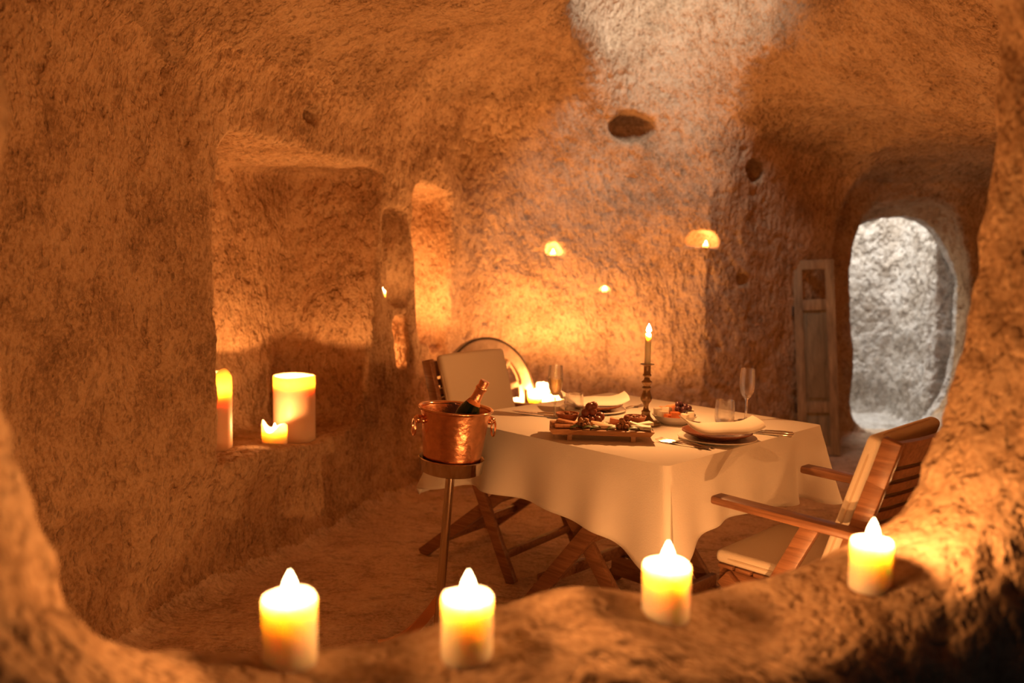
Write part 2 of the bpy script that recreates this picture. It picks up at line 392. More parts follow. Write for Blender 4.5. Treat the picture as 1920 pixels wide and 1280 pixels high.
HV = 0.0145
LO, HI = np.array([-2.15, 0.42, -0.30]), np.array([4.45, 8.15, 3.85])
def mesh_cave():
    B = 8; nb = np.ceil((HI - LO) / (HV * B)).astype(int); n = nb * B
    ax = [(LO[i] + HV * B * (np.arange(nb[i]) + 0.5)).astype(np.float32) for i in range(3)]
    cc = np.stack(np.meshgrid(*ax, indexing='ij'), -1).reshape(-1, 3)
    cv = rough_field(cc)
    act = np.abs(cv) < HV * B * 1.5
    G = np.repeat(np.repeat(np.repeat(np.sign(cv).reshape(nb).astype(np.float32), B, 0), B, 1), B, 2)
    G6 = G.reshape(nb[0], B, nb[1], B, nb[2], B)
    ids = np.argwhere(act.reshape(nb))
    o = np.arange(B)
    loc = np.stack(np.meshgrid(o, o, o, indexing='ij'), -1).reshape(-1, 3)
    for s in range(0, len(ids), 1500):
        ch = ids[s:s + 1500]
        P = ((ch[:, None, :] * B + loc[None]) * HV + LO).reshape(-1, 3).astype(np.float32)
        v = rough_field(P).reshape(len(ch), B, B, B)
        G6[ch[:, 0], :, ch[:, 1], :, ch[:, 2], :] = v
    G = G6.reshape(n)
    S = G < 0
    c = [slice(0, -1), slice(1, None)]
    cnt = np.zeros(tuple(n - 1), np.int8)
    for i in (0, 1):
        for j in (0, 1):
            for k in (0, 1): cnt += S[c[i], c[j], c[k]]
    cells = np.argwhere((cnt > 0) & (cnt < 8))
    idx = np.full(tuple(n - 1), -1, np.int32); idx[tuple(cells.T)] = np.arange(len(cells))
    acc = np.zeros((len(cells), 3), np.float32); num = np.zeros(len(cells), np.float32)
    corners = [(i, j, k) for i in (0, 1) for j in (0, 1) for k in (0, 1)]
    for a in corners:
        for axx in range(3):
            if a[axx]: continue
            b = list(a); b[axx] = 1
            va = G[cells[:, 0] + a[0], cells[:, 1] + a[1], cells[:, 2] + a[2]]; vb = G[cells[:, 0] + b[0], cells[:, 1] + b[1], cells[:, 2] + b[2]]
            m = (va < 0) != (vb < 0); t = np.where(m, va / np.where(m, va - vb, 1), 0)
            p = np.array(a, np.float32)[None] + t[:, None] * (np.array(b) - np.array(a))[None]
            acc += np.where(m[:, None], p, 0); num += m
    V = (cells + acc / num[:, None]) * HV + LO
    Q = []
    for axx in range(3):
        sl0 = [slice(None)] * 3; sl1 = [slice(None)] * 3; sl0[axx] = slice(0, -1); sl1[axx] = slice(1, None)
        e = np.argwhere(S[tuple(sl0)] != S[tuple(sl1)])
        o1, o2 = [i for i in range(3) if i != axx]
        e = e[(e[:, o1] > 0) & (e[:, o2] > 0) & (e[:, o1] < n[o1] - 1) & (e[:, o2] < n[o2] - 1)]
        d1 = np.zeros(3, int); d1[o1] = 1; d2 = np.zeros(3, int); d2[o2] = 1
        q = np.stack([idx[tuple((e - d1 - d2).T)], idx[tuple((e - d2).T)], idx[tuple(e.T)], idx[tuple((e - d1).T)]], 1)
        air0 = S[tuple(e.T)]                                  # air on the low side: normal points to -axis
        flip = air0 if axx != 1 else ~air0
        q[flip] = q[flip][:, ::-1]
        Q.append(q)
    return V.astype(np.float32), np.concatenate(Q)
V, Q = mesh_cave()
def vnormals(V, Q):
    fn = np.cross(V[Q[:, 2]] - V[Q[:, 0]], V[Q[:, 3]] - V[Q[:, 1]])
    vn = np.zeros_like(V)
    for k in range(4):
        for a in range(3): vn[:, a] += np.bincount(Q[:, k], fn[:, a], len(V)).astype(np.float32)
    return fn, vn / np.maximum(np.linalg.norm(vn, axis=1, keepdims=True), 1e-9)
fn, vn = vnormals(V, Q)
fc = V[Q].mean(1); fnn = fn / np.maximum(np.linalg.norm(fn, axis=1, keepdims=True), 1e-12)
# chisel relief: elongated strokes whose direction drifts, and scattered pits
wv = np.stack([vnoise(V, 1.5, 11), vnoise(V, 1.5, 12), vnoise(V, 1.5, 13)], 1) * 0.22
st = (V + wv) * np.array([1, 1, 0.6], np.float32) + V[:, [2, 0, 1]] * np.array([0.3, 0.12, 0.12], np.float32)
rel = 0.55 * vnoise(st, 15, 21) + 0.45 * vnoise(st, 30, 22)
pit = np.clip(vnoise(V, 21, 23) - 0.42, 0, 1) * 2.2
isfl = np.clip((vn[:, 2] - 0.5) / 0.3, 0, 1)
rel = rel * (1 - 0.55 * np.exp(-((V[:, 0] - 0.1) ** 2 / 0.5 + (V[:, 1] - 5.6) ** 2 / 0.5 + (V[:, 2] - 0.7) ** 2 / 0.6)))
V = V + vn * ((rel - pit) * (0.0135 * (1 - isfl) + 0.007 * isfl))[:, None]
fn, vn = vnormals(V, Q)

nfront = (fc[:, 0] - FC[0]) * FN[0] + (fc[:, 1] - FC[1]) * FN[1]
ldist = (fc[:, 0] + 1.30) * LN[0] + (fc[:, 1] - 3.0) * LN[1]
lt = (fc[:, 0] + 1.30) * LW[0] + (fc[:, 1] - 3.0) * LW[1]
reg = np.full(len(Q), 2)                                             # 2 wall_back
reg[(fc[:, 0] > 1.55 + 0.52 * (fc[:, 1] - 2.0)) & (fc[:, 1] < 6.55)] = 4  # wall_right
reg[((ldist > -0.55) & (lt < 2.68) & (fc[:, 0] < 0.2)) | ((fc[:, 0] < -0.6) & (fc[:, 1] < 3.2))] = 1           # wall_left
fcn = vnoise(fc.astype(np.float32), 9, 31)
reg[((fnn[:, 2] > 0.58 + 0.22 * fcn) & (fc[:, 2] < 0.12 + 0.05 * fcn)) | ((fnn[:, 2] > 0.6) & (fc[:, 2] < 0.32) & (fc[:, 1] > 4.5))] = 0
reg[((fnn[:, 2] < -0.5) & (fc[:, 2] > 2.02)) | ((fc[:, 2] > 2.42) & (fc[:, 1] < 5.2))] = 3
reg[(nfront < 0.26)] = 5
reg[(fc[:, 1] > 7.02)] = 6
CAVE = {}
def split(name, k, m):
    q = Q[reg == k]; u, inv = np.unique(q, return_inverse=True); inv = inv.reshape(q.shape)
    me = bpy.data.meshes.new(name); me.vertices.add(len(u)); me.vertices.foreach_set('co', V[u].ravel())
    me.loops.add(q.size); me.loops.foreach_set('vertex_index', inv.ravel().astype(np.int32))
    me.polygons.add(len(q)); me.polygons.foreach_set('loop_start', np.arange(0, q.size, 4, dtype=np.int32))
    me.materials.append(m); me.update(); me.validate()
    me.polygons.foreach_set('use_smooth', np.ones(len(me.polygons), bool))
    if len(me.vertices) == len(u): me.normals_split_custom_set_from_vertices(vn[u].astype(np.float32))
    o = bpy.data.objects.new(name, me); col.objects.link(o); o['kind'] = 'structure'; CAVE[name] = o
    return o
STRUCT = [('floor', 0, M_floor, 'sandy uneven rock floor of the cave room'), ('wall_left', 1, M_rock, 'carved tuff wall with a large candle niche'),
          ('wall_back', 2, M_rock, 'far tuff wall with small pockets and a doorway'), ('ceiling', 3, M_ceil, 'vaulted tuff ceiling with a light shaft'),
          ('wall_right', 4, M_rock, 'tuff wall beside the doorway recess'), ('wall_front', 5, M_front, 'thick rock wall with the round opening and candle sill'),
          ('wall_outside', 6, M_out, 'pale daylit rock beyond the doorway')]
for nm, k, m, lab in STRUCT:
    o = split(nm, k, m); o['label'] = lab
bvh = BVHTree.FromPolygons([tuple(v) for v in V.tolist()], Q.tolist())
def drop(x, y, z0):
    h = bvh.ray_cast(Vector((x, y, z0)), Vector((0, 0, -1))); return h[0].z if h[0] else 0.0
def hit(px, py, t0=1.75):
    r = ray(px, py).normalized(); h = bvh.ray_cast(CAM + r * t0, r); return h[0], h[1]
def rest(x, y, z0, r):
    zs = [drop(x + r * a, y + r * b, z0) for a, b in ((0, 0), (.8, 0), (-.8, 0), (0, .8), (0, -.8))]
    return sorted(zs)[2]
#OBJECTS
# ------------------------------------------------------------------ candles
def flame_shape(h=0.034, r=0.0075):
    r *= 1.35
    return lathe([(0, 0), (r * .6, h * .06), (r, h * .26), (r * .85, h * .48), (r * .45, h * .75), (r * .15, h * .93), (0, h)], 10)
def candle(name, loc, r, h, well, label, power, m=None, rim=0.0, group=None, wall=0.007, seed=1, flame_h=0.034, cat='candle', lean=0.0):
    """hollowed pillar candle: wax shell with melted well, wick, flame and the flame's light"""
    m = m or M_wax; rnd = random.Random(seed); t = empty(name, loc)
    if lean: t.rotation_euler = (0, lean, 0)
    prof = [(0, 0), (r * .96, 0), (r, .004), (r, h - .006), (r - .0025, h - .001), (r - wall * .6, h), (r - wall, h - .004), (r - wall * 1.1, h - well * .8), (r - wall * 1.8, h - well), (0, h - well + .001)]
    # denser side so that the rim can sag
    P = []
    for a, b in zip(prof, prof[1:]):
        n = 6 if abs(a[1] - b[1]) > .02 else 1
        P += [(a[0] + (b[0] - a[0]) * i / n, a[1] + (b[1] - a[1]) * i / n) for i in range(n)]
    P.append(prof[-1])
    V_, F_ = lathe(P, 36); ph = [rnd.uniform(0, 6) for _ in range(4)]
    if rim:
        V2 = []
        for x, y, z in V_:
            a = math.atan2(y, x); k = (math.sin(a * 2 + ph[0]) + .7 * math.sin(3 * a + ph[1])) * .5
            f = max(0, (z - (h - well)) / well) if math.hypot(x, y) > r * .3 else 0
            V2.append((x, y, z + f * rim * k))
        V_ = V2
    build('wax_body', (V_, F_), m, t, sharp=60)
    zb = h - well
    build('wick', tube([(0, 0, zb - .002), (.0006, 0, zb + .006), (.0022, 0, zb + .012)], .0012, 6), M_wick, t)
    build('flame', xf(flame_shape(flame_h, .0075 * flame_h / .034), Matrix.Translation((.001, 0, zb + .008))), M_flame, t)
    l = bpy.data.lights.new('candle_light', 'POINT'); l.energy = power * CANDLE_W; l.color = FLAME; l.shadow_soft_size = .008
    lo = bpy.data.objects.new('candle_light', l); col.objects.link(lo); lo.parent = t; lo.location = (.001, 0, zb + .008 + flame_h * .45)
    return tag(t, label, cat, group)

# four on the sill of the opening: (pixel x, pixel y of the base, distance, radius, height)
SILL = [(543, 1250, 1.05, .0350, .092, 'white pillar candle on the rock sill directly before the large candle niche'),
        (875, 1240, 1.08, .0345, .088, 'white pillar candle on the rock sill in front of the ice bucket stand'),
        (1247, 1165, 1.20, .0350, .084, 'white pillar candle on the rock sill in front of the tablecloth corner'),
        (1630, 1110, 1.42, .0350, .088, 'white pillar candle on the rock sill in front of the slatted chair back')]
for i, (px, py, d, r, h, lab) in enumerate(SILL):
    c, _n = hit(px, py - 10, .4)
    z = rest(c.x, c.y, c.z + .15, r) - .003
    k = min(1.1, max(.9, c.y / d))
    candle('pillar_candle', (c.x, c.y, z), r * k, h * k, .007, lab, (.65, .7, 1.1, 1.3)[i], rim=.002, seed=i, group=None, wall=.005, flame_h=.034)
# in the large niche
for px, py, d, r, h, well, lab, pw, m, rim, s in [
    (552, 826, 4.13, .103, .325, .060, 'widest pillar candle, pink wax, standing in the large wall niche', 3.0, M_waxp, .004, 11),
    (409, 868, 3.66, .062, .345, .10, 'slender tall pillar candle with sagging rim at the near end of the wall niche', 2.2, M_waxp, .03, 12),
    (515, 850, 3.87, .058, .088, .03, 'low burnt-down candle stub with ragged rim in the wall niche', 1.4, M_wax, .035, 13)]:
    p = at_y(px, py, d); z = rest(p.x, p.y, p.z + .2, r) - .003
    candle('pillar_candle', (p.x, p.y, z), r, h, well, lab, pw, m=m, rim=rim, seed=s, wall=.009)
# small niches of the left wall, and the glowing tall recess
def nichecandle(t, dep, z0, r, h, lab, pw, s, name='votive_candle', group=None, well=.02):
    x, y, _ = lwall(t, dep, 0); z = rest(x, y, z0, r) - .002
    return candle(name, (x, y, z), r, h, well, lab, pw, seed=s, rim=.003, wall=.005, group=group)
nichecandle(1.765, .06, 1.30, .022, .075, 'small white candle on the floor of the upper wall niche', .5, 21)
nichecandle(1.88, .20, .88, .022, .05, 'small candle tucked inside the low narrow wall niche', 1.2, 22)
nichecandle(2.185, .19, 1.15, .028, .10, 'candle on the rock shelf inside the tall bright recess', 7.0, 23, 'pillar_candle')
nichecandle(2.33, .10, .60, .030, .12, 'short candle standing on the floor of the tall bright recess', 2.5, 24, 'pillar_candle')
# unseen candles added on the floor as fill for cloth and floor
for i, (x, y, pw, lab) in enumerate([(.60, 1.86, 3.2, 'tall pillar candle on the floor close below the opening, toward the slatted chair'), (.36, 1.72, 2.6, 'tall pillar candle on the floor close below the opening, toward the ice bucket'),
                                     (1.85, 3.1, 2.2, 'tall pillar candle on the floor by the right wall, past the slatted chair')]):
    candle('pillar_candle', (x, y, rest(x, y, .5, .045) - .003), .045, .36, .016, lab, pw, seed=60 + i, rim=.003, wall=.006)
# tealights in the pockets of the far wall
for (px, py), lab, pw in [((1037, 474), 'tealight in the small pocket high above the wheel', .35), ((1134, 547), 'tealight in the lowest pocket of the far wall', .35),
                          ((1316, 452), 'tealight in the wide round-topped pocket of the far wall', .35)]:
    p = TEA[(px, py)]; hx = p.x + (.03 if px == 1316 else 0); y = p.y + .015
    z = rest(hx, y, p.z + .01, .015) - .001
    candle('tealight_candle', (hx, y, z), .019, .022, .008, lab, pw, wall=.003, flame_h=.026, cat='candle')
# cluster on the ledge below the far wall
CL = [(968, 5.17, .04, .27), (1003, 5.20, .042, .325), (1032, 5.14, .045, .30), (1062, 5.22, .04, .27), (1018, 5.32, .038, .35)]
CLAB = ['pillar candle seen through the wheel rim, on the ledge', 'tall pillar candle on the ledge just right of the wheel', 'thick pillar candle on the ledge behind the filled champagne flute',
        'pillar candle on the ledge hidden behind the far place setting', 'tallest pillar candle at the rear of the ledge group']
CL += [(1128, 5.24, .036, .16), (1190, 5.30, .036, .15)]; CLAB += ['short pillar candle on the ledge hidden behind the candlestick', 'shorter pillar candle at the far end of the ledge']  # two hidden candles added to spread light along the far wall
for i, ((px, d, r, h), lab) in enumerate(zip(CL, CLAB)):
    pwc = 4.0 if i < 5 else 4.0
    r *= 1.2; p = at_y(px, 760, d); z = rest(p.x, p.y, .6, r) - .003
    candle('pillar_candle', (p.x, p.y, z), r, h, .05, lab, pwc, rim=.008, seed=40 + i, wall=.006, flame_h=.05, group='candles on the far ledge')

# ------------------------------------------------------------------ table with cloth
TC = Vector((0.46, 3.125, 0.0)); TA = math.radians(45); HS = 0.50; TZ = 0.75
tb = tag(empty('folding_table', TC, TA), 'square wooden folding table under the white cloth', 'table')
build('table_top', box(2 * HS - .02, 2 * HS - .02, .028, (0, 0, TZ - .020), .004), M_teak, tb)
fz = drop(TC.x, TC.y, .4)
for sx in (-1, 1):
    x = sx * .27
    for k, (y0, y1) in enumerate(((-.30, .30), (.30, -.30))):
        xo = x + sx * (.014 if k else -.014)
        build('leg', beam((xo, y0, fz - .004), (xo, y1, TZ - .04), .026, .058, (1, 0, 0) if False else (0, 1, 0), .004), M_teak, tb)
    build('foot_rail', beam((x - sx * .03, -.255, .075), (x - sx * .03, .255, .075), .03, .085), M_teak, tb)
    build('top_rail', beam((x, -.40, TZ - .055), (x, .40, TZ - .055), .03, .04), M_teak, tb)
for y, z in ((-.22, .14), (.22, .14), (0, .36)):
    build('stretcher', beam((-.26, y, z), (.26, y, z), .024, .045), M_teak, tb)
def cloth():
    a = HS + .004; rc = .02; n = 72; V_, F_ = [], []
    # perimeter of the rounded square, ordered
    per = []
    for c in range(4):
        ang = c * pi / 2; ux, uy = math.cos(ang), math.sin(ang); vx, vy = -uy, ux          # side faces u, runs along v
        for i in range(n):
            s = -1 + 2 * i / n
            s = math.copysign(abs(s) ** .75, s) if s else 0                          # denser towards the corners
            per.append((a * ux + (a - rc) * s * vx, a * uy + (a - rc) * s * vy, ux, uy, s, c))
        for i in range(6):
            th = ang + (pi / 2) * (i + .5) / 6
            cx, cy = (a - rc) * (ux + vx), (a - rc) * (uy + vy)
            per.append((cx + rc * math.cos(th), cy + rc * math.sin(th), math.cos(th), math.sin(th), 1.0, c))
    m = len(per); K = 15
    rnd = random.Random(5); ph = [rnd.uniform(0, 6) for _ in range(8)]
    g = 12                                                                       # top grid by shrinking rings
    for k in range(g):
        f = (k + 1) / (g + 1)
        for p in per: V_.append((p[0] * f * .995, p[1] * f * .995, TZ))
    for k in range(K + 1):
        v = k / K
        for (x, y, nx, ny, s, c) in per:
            e = 1 - abs(s)                                                       # 0 at the corner
            near = math.exp(-(e * a / .065) ** 2)
            wave = .018 * math.sin(5 * s + ph[c]) + .012 * math.sin(12 * s + ph[c + 4])
            dip = math.exp(-((e * a - .16) / .07) ** 2)
            out = .006 * min(1, 4 * v) + v ** 1.2 * (.028 + wave + .075 * near - .032 * dip)
            dropz = (.232 + .055 * near ** .5 + .012 * math.sin(3 * s + ph[c + 2]) + (.03 * (s if c == 2 else 0)))
            # diagonal push at corners
            dx, dy = nx, ny
            if near > .02:
                dg = Vector((math.copysign(1, x), math.copysign(1, y))).normalized(); q = near
                dx, dy = nx * (1 - q) + dg.x * q, ny * (1 - q) + dg.y * q
            zz = TZ - dropz * v if k else TZ - .0015
            V_.append((x + dx * out, y + dy * out, zz))
    tot = g + K + 1
    for k in range(tot - 1):
        for i in range(m):
            j = (i + 1) % m; F_.append((k * m + i, k * m + j, (k + 1) * m + j, (k + 1) * m + i))
    F_.append(tuple(range(m - 1, -1, -1)))
    return V_, F_
cl = build('tablecloth', cloth(), M_cloth, None, sharp=70)
cl.location = (TC.x, TC.y, 0.0035); cl.rotation_euler = (0, 0, TA)
sm = cl.modifiers.new('thickness', 'SOLIDIFY'); sm.thickness = .0018; sm.offset = 1
tag(cl, 'white cloth draped over the square table with hanging corner folds', 'tablecloth')
TT = TZ + .0055                                                                   # height of the laid table

# ------------------------------------------------------------------ folding armchairs
def chair(loc, rz, label, up=0.0):
    t = empty('folding_armchair', loc, rz); tag(t, label, 'chair', None)
    W = .245
    stile = [(-.105, .40), (-.140, .52), (-.182, .65), (-.222, .78), (-.258, .90)]
    for sx in (-1, 1):
        segs = [beam((sx * W, a[0], a[1]), (sx * W, b[0], b[1] + .004), .028, .05, (0, 1, 0), .003) for a, b in zip(stile, stile[1:])]
        build('back_stile', join(*segs), M_teak, t)
        build('armrest', join(beam((sx * .285, .235, .655), (sx * .285, -.235, .645), .058, .026, (0, 0, 1), .008)), M_teak, t)
        build('leg', beam((sx * .262, -.06, .635), (sx * .262, .255, .0), .026, .05, (0, 1, 0), .004), M_teak, t)
        build('leg', beam((sx * .233, .225, .405), (sx * .233, -.29, .0), .026, .05, (0, 1, 0), .004), M_teak, t)
        build('seat_rail', beam((sx * .205, .25, .398), (sx * .205, -.16, .392), .026, .05, (0, 0, 1), .004), M_teak, t)
        build('brace', beam((sx * .262, -.215, .635), (sx * .262, -.12, .41), .022, .034, (0, 1, 0), .003), M_teak, t)
    for k in range(7):
        y = -.13 + k * .06
        build('seat_slat', beam((-.22, y, .428), (.22, y, .428), .05, .012, (0, 0, 1), .002), M_teak, t)
    def yat(z):
        for a, b in zip(stile, stile[1:]):
            if a[1] <= z <= b[1]: return a[0] + (b[0] - a[0]) * (z - a[1]) / (b[1] - a[1])
        return stile[-1][0]
    def slat(z, hh, th):
        y0 = yat(z); V_, F_ = [], []; n = 10; dz, dy = hh / 2, (yat(z + .02) - yat(z - .02)) / .04 * hh / 2
        for i in range(n + 1):
            s = -1 + 2 * i / n; x = s * (W - .012); bow = -.032 * (1 - s * s)
            for (yy, zz) in ((-th / 2, -dz), (th / 2, -dz), (th / 2, dz), (-th / 2, dz)):
                V_.append((x, y0 + bow + yy + (dy if zz > 0 else -dy), z + zz))
        for i in range(n):
            for k in range(4):
                l = (k + 1) % 4; F_.append((i * 4 + k, i * 4 + l, i * 4 + 4 + l, i * 4 + 4 + k))
        F_ += [(3, 2, 1, 0), tuple(n * 4 + k for k in range(4))]
        return V_, F_
    build('top_rail', slat(.862, .068, .022), M_teak, t, sharp=50)
    for k in range(10):
        build('back_slat', slat(.80 - k * .040, .026, .013), M_teak, t, sharp=50)
    for y, z in ((.20, .105), (.10, .315), (-.205, .075), (-.10, .15)):
        xx = .25 if y > 0 else .222
        build('stretcher', beam((-xx, y, z), (xx, y, z), .022, .034, (0, 0, 1), .004), M_teak, t)
    # tied-on pads
    sp = build('seat_cushion', box(.45, .40, .042, (0, .065, .457), .018, 4), M_cush, t, sharp=80)
    bh = .455 + 2 * up; ang = math.atan2(.258 - .105, .50)
    Mb = Matrix.Translation((0, -.1375 - .3 * up, .687 + up)) @ Matrix.Rotation(ang, 4, 'X')
    bp = build('back_cushion', xf(box(.46, .042, bh, (0, 0, 0), .018, 4), Mb), M_cush, t, sharp=80)
    def loop(wx, wz, off, M):
        pts = []
        for k in range(40):
            a = 2 * pi * k / 40; ca, sa = math.cos(a), math.sin(a)
            e = .25
            pts.append(M @ Vector((math.copysign(abs(ca) ** e, ca) * wx, off, math.copysign(abs(sa) ** e, sa) * wz)))
        return tube(pts, .0032, 6, True)
    build('piping', loop(.231, bh / 2 + .001, 0, Mb), M_pipe, bp)
    Ms = Matrix.Translation((0, .065, .457)) @ Matrix.Rotation(pi / 2, 4, 'X')
    build('piping', loop(.226, .201, 0, Ms), M_pipe, sp)
    return t
R45 = TA
c1 = Vector((TC.x, TC.y, 0)) + Vector((math.sin(R45), -math.cos(R45), 0)) * (HS + .31)
# facing the table across the near right side
fx, fy = .985, 2.50
chair((fx, fy, rest(fx, fy, .3, .2) - .004), math.radians(45), 'slatted wooden folding armchair with cream pads, its back turned to the rock opening')
lx, ly = -.025, 3.80
chair((lx, ly, rest(lx, ly, .3, .2) - .004), math.radians(45 + 180 + 8), 'wooden folding armchair with cream pads standing between the ice bucket and the wheel', .012)

# ------------------------------------------------------------------ ice bucket on its stand
bx, by = -.200, 2.83
sz = rest(bx, by, .4, .1)
LEAN = math.radians(4.0)
def leaned(x, y, z): return Vector((bx - .045, by, sz)) + Matrix.Rotation(LEAN, 3, 'Y') @ Vector((x, y, z - sz))
TRAY = .622
st_ = tag(empty('bucket_stand', leaned(0, 0, 0), .3), 'polished steel ice bucket stand with a dished tray and splayed feet', 'stand')
st_.rotation_euler = (Matrix.Rotation(LEAN, 3, 'Y') @ Matrix.Rotation(.3, 3, 'Z')).to_euler()
build('tray', lathe([(0, TRAY), (.098, TRAY), (.108, TRAY + .006), (.112, TRAY + .046), (.115, TRAY + .049), (.112, TRAY + .051), (.109, TRAY + .047), (.105, TRAY + .012), (.095, TRAY + .008), (0, TRAY + .008)], 48), M_steel, st_, sharp=60)
build('pole', lathe([(0, sz + .06), (.0155, sz + .06), (.0155, TRAY - .001), (0, TRAY - .001)], 24), M_steel, st_)
for k in range(3):
    a = math.radians(188 + 120 * k) - .3
    d = Vector((math.cos(a), math.sin(a), 0)); s = Vector((-d.y, d.x, 0)); V_, F_ = [], []
    for i in range(9):
        f = i / 8; r0 = .012 + .19 * f; zt = sz + .175 * (1 - f) ** 2.0 + .012; zb_ = max(sz + .0, zt - .05 * (1 - f) - .014)
        w_ = .007 + .010 * f
        V_ += [tuple(d * r0 + s * w_ + Vector((0, 0, zb_))), tuple(d * r0 - s * w_ + Vector((0, 0, zb_))), tuple(d * r0 - s * w_ * .6 + Vector((0, 0, zt))), tuple(d * r0 + s * w_ * .6 + Vector((0, 0, zt)))]
    for i in range(8):
        for q in range(4):
            l = (q + 1) % 4; F_.append((i * 4 + q, i * 4 + l, i * 4 + 4 + l, i * 4 + 4 + q))
    F_ += [(3, 2, 1, 0), (32, 33, 34, 35)]
    build('foot', (V_, F_), M_copin, st_, sharp=50)
bk = tag(empty('ice_bucket', leaned(0, 0, TRAY + .0085), 0), 'hammered copper champagne bucket with ring handles, resting in the steel tray', 'bucket')
HB = .212; bk.rotation_euler = (0, LEAN, 0)
build('bucket_body', lathe([(0, 0), (.088, 0), (.094, .004), (.100, .05), (.108, .12), (.117, .19), (.122, HB - .004), (.1195, HB - .004), (.114, .19), (.105, .12), (.097, .05), (.091, .008), (0, .006)], 64), M_copper, bk, sharp=60)
build('bucket_rim', lathe([(.1185, HB - .008), (.124, HB - .006), (.129, HB), (.127, HB + .004), (.121, HB + .003), (.1185, HB - .002), (.1185, HB - .008)], 64), M_copin, bk, sharp=80)
for a in (math.radians(200), math.radians(200) + pi, math.radians(232)):
    if a == math.radians(232): continue
    d = Vector((math.cos(a), math.sin(a), 0)); s = Vector((-d.y, d.x, 0))
    lug = build('handle_lug', join(xf(blob(.016, 3, .02, 2), Matrix.Translation(d * .130 + Vector((0, 0, .172)))), xf(blob(.011, 3, .02, 2), Matrix.Translation(d * .118 + s * .022 + Vector((0, 0, .172)))),
                xf(blob(.011, 3, .02, 2), Matrix.Translation(d * .118 - s * .022 + Vector((0, 0, .172))))), M_copin, bk)
    build('ring_handle', tube([d * .141 + Vector((0, 0, .145)) + s * (.021 * math.cos(q)) + Vector((0, 0, .028 * math.sin(q))) for q in [2 * pi * i / 28 for i in range(28)]], .0034, 8, True), M_copin, bk)
# bottle leaning in the bucket
bo = empty('champagne_bottle', leaned(-.030, -.006, TRAY + .0085 + .030)); bo.rotation_euler = (math.radians(3), math.radians(27), 0)
tag(bo, 'dark green champagne bottle with copper foil leaning in the copper bucket', 'bottle')
build('bottle_body', lathe([(0, .0), (.036, 0), (.040, .006), (.041, .05), (.041, .165), (.0395, .185), (.034, .206), (.025, .226), (.0185, .240), (.0165, .25), (0, .25)], 36), M_dkgl, bo)
build('neck_label', lathe([(.0262, .2248), (.0198, .2385), (.0192, .2385), (.0256, .2248), (.0262, .2248)], 36), M_band, bo)
fo = build('neck_foil', lathe([(.0197, .2388), (.0178, .250), (.0172, .258), (.0168, .275), (.0190, .278), (.0190, .288), (.0165, .290), (.0160, .296), (.0175, .302), (.0160, .312), (0, .315)], 36), M_foil, bo)
build('wire_cage', tube([(.0195 * math.cos(q), .0195 * math.sin(q), .283) for q in [2 * pi * i / 24 for i in range(24)]], .0012, 6, True), M_copin, fo)

# ------------------------------------------------------------------ the laid table
def on_table(px, py): return at_z(px, py, TT)
def glass(name, prof, px, py, label, cat, wine=None):
    p = on_table(px, py); t = tag(empty(name, (p.x, p.y, TT)), label, cat)
    build('glass_body', lathe(prof, 40), M_glass, t, sharp=45)
    if wine: build('wine', lathe(wine, 32), M_wine, t, sharp=60)
    return t
FL = [(0, .0), (.030, 0), (.031, .0015), (.026, .003), (.008, .0055), (.0045, .012), (.0038, .04), (.0042, .075), (.008, .084), (.017, .095), (.025, .113), (.0288, .137), (.0285, .160), (.0262, .185), (.0250, .200), (.0244, .2002),
      (.0252, .185), (.0275, .160), (.0278, .137), (.0240, .114), (.016, .097), (.006, .088), (0, .087)]
glass('champagne_flute', FL, 1040, 783, 'champagne flute half filled with sparkling wine, beside the snack board', 'wine glass',
      [(0, .0875), (.0055, .0885), (.0155, .0975), (.0235, .1145), (.0273, .137), (.0273, .150), (0, .150)])
glass('champagne_flute', FL, 1398, 788, 'empty champagne flute standing behind the near place setting', 'wine glass')
TU = [(0, 0), (.030, 0), (.034, .003), (.0365, .02), (.0370, .04), (.0340, .085), (.0330, .0855), (.0355, .04), (.0350, .02), (.0325, .008), (0, .007)]
glass('water_tumbler', TU, 1076, 779, 'clear tumbler in front of the far place setting', 'glass')
glass('water_tumbler', TU, 1358, 792, 'clear tumbler next to the empty champagne flute', 'glass')

# candlestick
p = on_table(1210, 797)
cs = tag(empty('candlestick', (p.x, p.y, TT), math.radians(38)), 'turned dark bronze candlestick on a square foot', 'candlestick')
build('foot', join(box(.078, .078, .012, (0, 0, .006), .003), box(.062, .062, .006, (0, 0, .0148), .002)), M_bronze, cs)
CSP = [(.030, .0175), (.026, .024), (.018, .034), (.0150, .046), (.0165, .050), (.0165, .053), (.011, .057), (.0085, .068), (.011, .080), (.019, .092), (.0215, .100), (.0175, .114), (.013, .128), (.0135, .134), (.0165, .137),
       (.0165, .141), (.012, .145), (.0125, .150), (.0195, .157), (.0195, .161), (.011, .168), (.0095, .176), (.0155, .183), (.0155, .187), (.0125, .191), (.0122, .218), (.0135, .221)]
build('stem', lathe([(0, .0175)] + CSP + [(0, .221)], 32), M_bronze, cs, sharp=50)
build('drip_pan', lathe([(0, .2205), (.013, .2205), (.0245, .2235), (.0255, .2265), (.0245, .2265), (.0125, .224), (0, .224)], 32), M_bronze, cs, sharp=60)
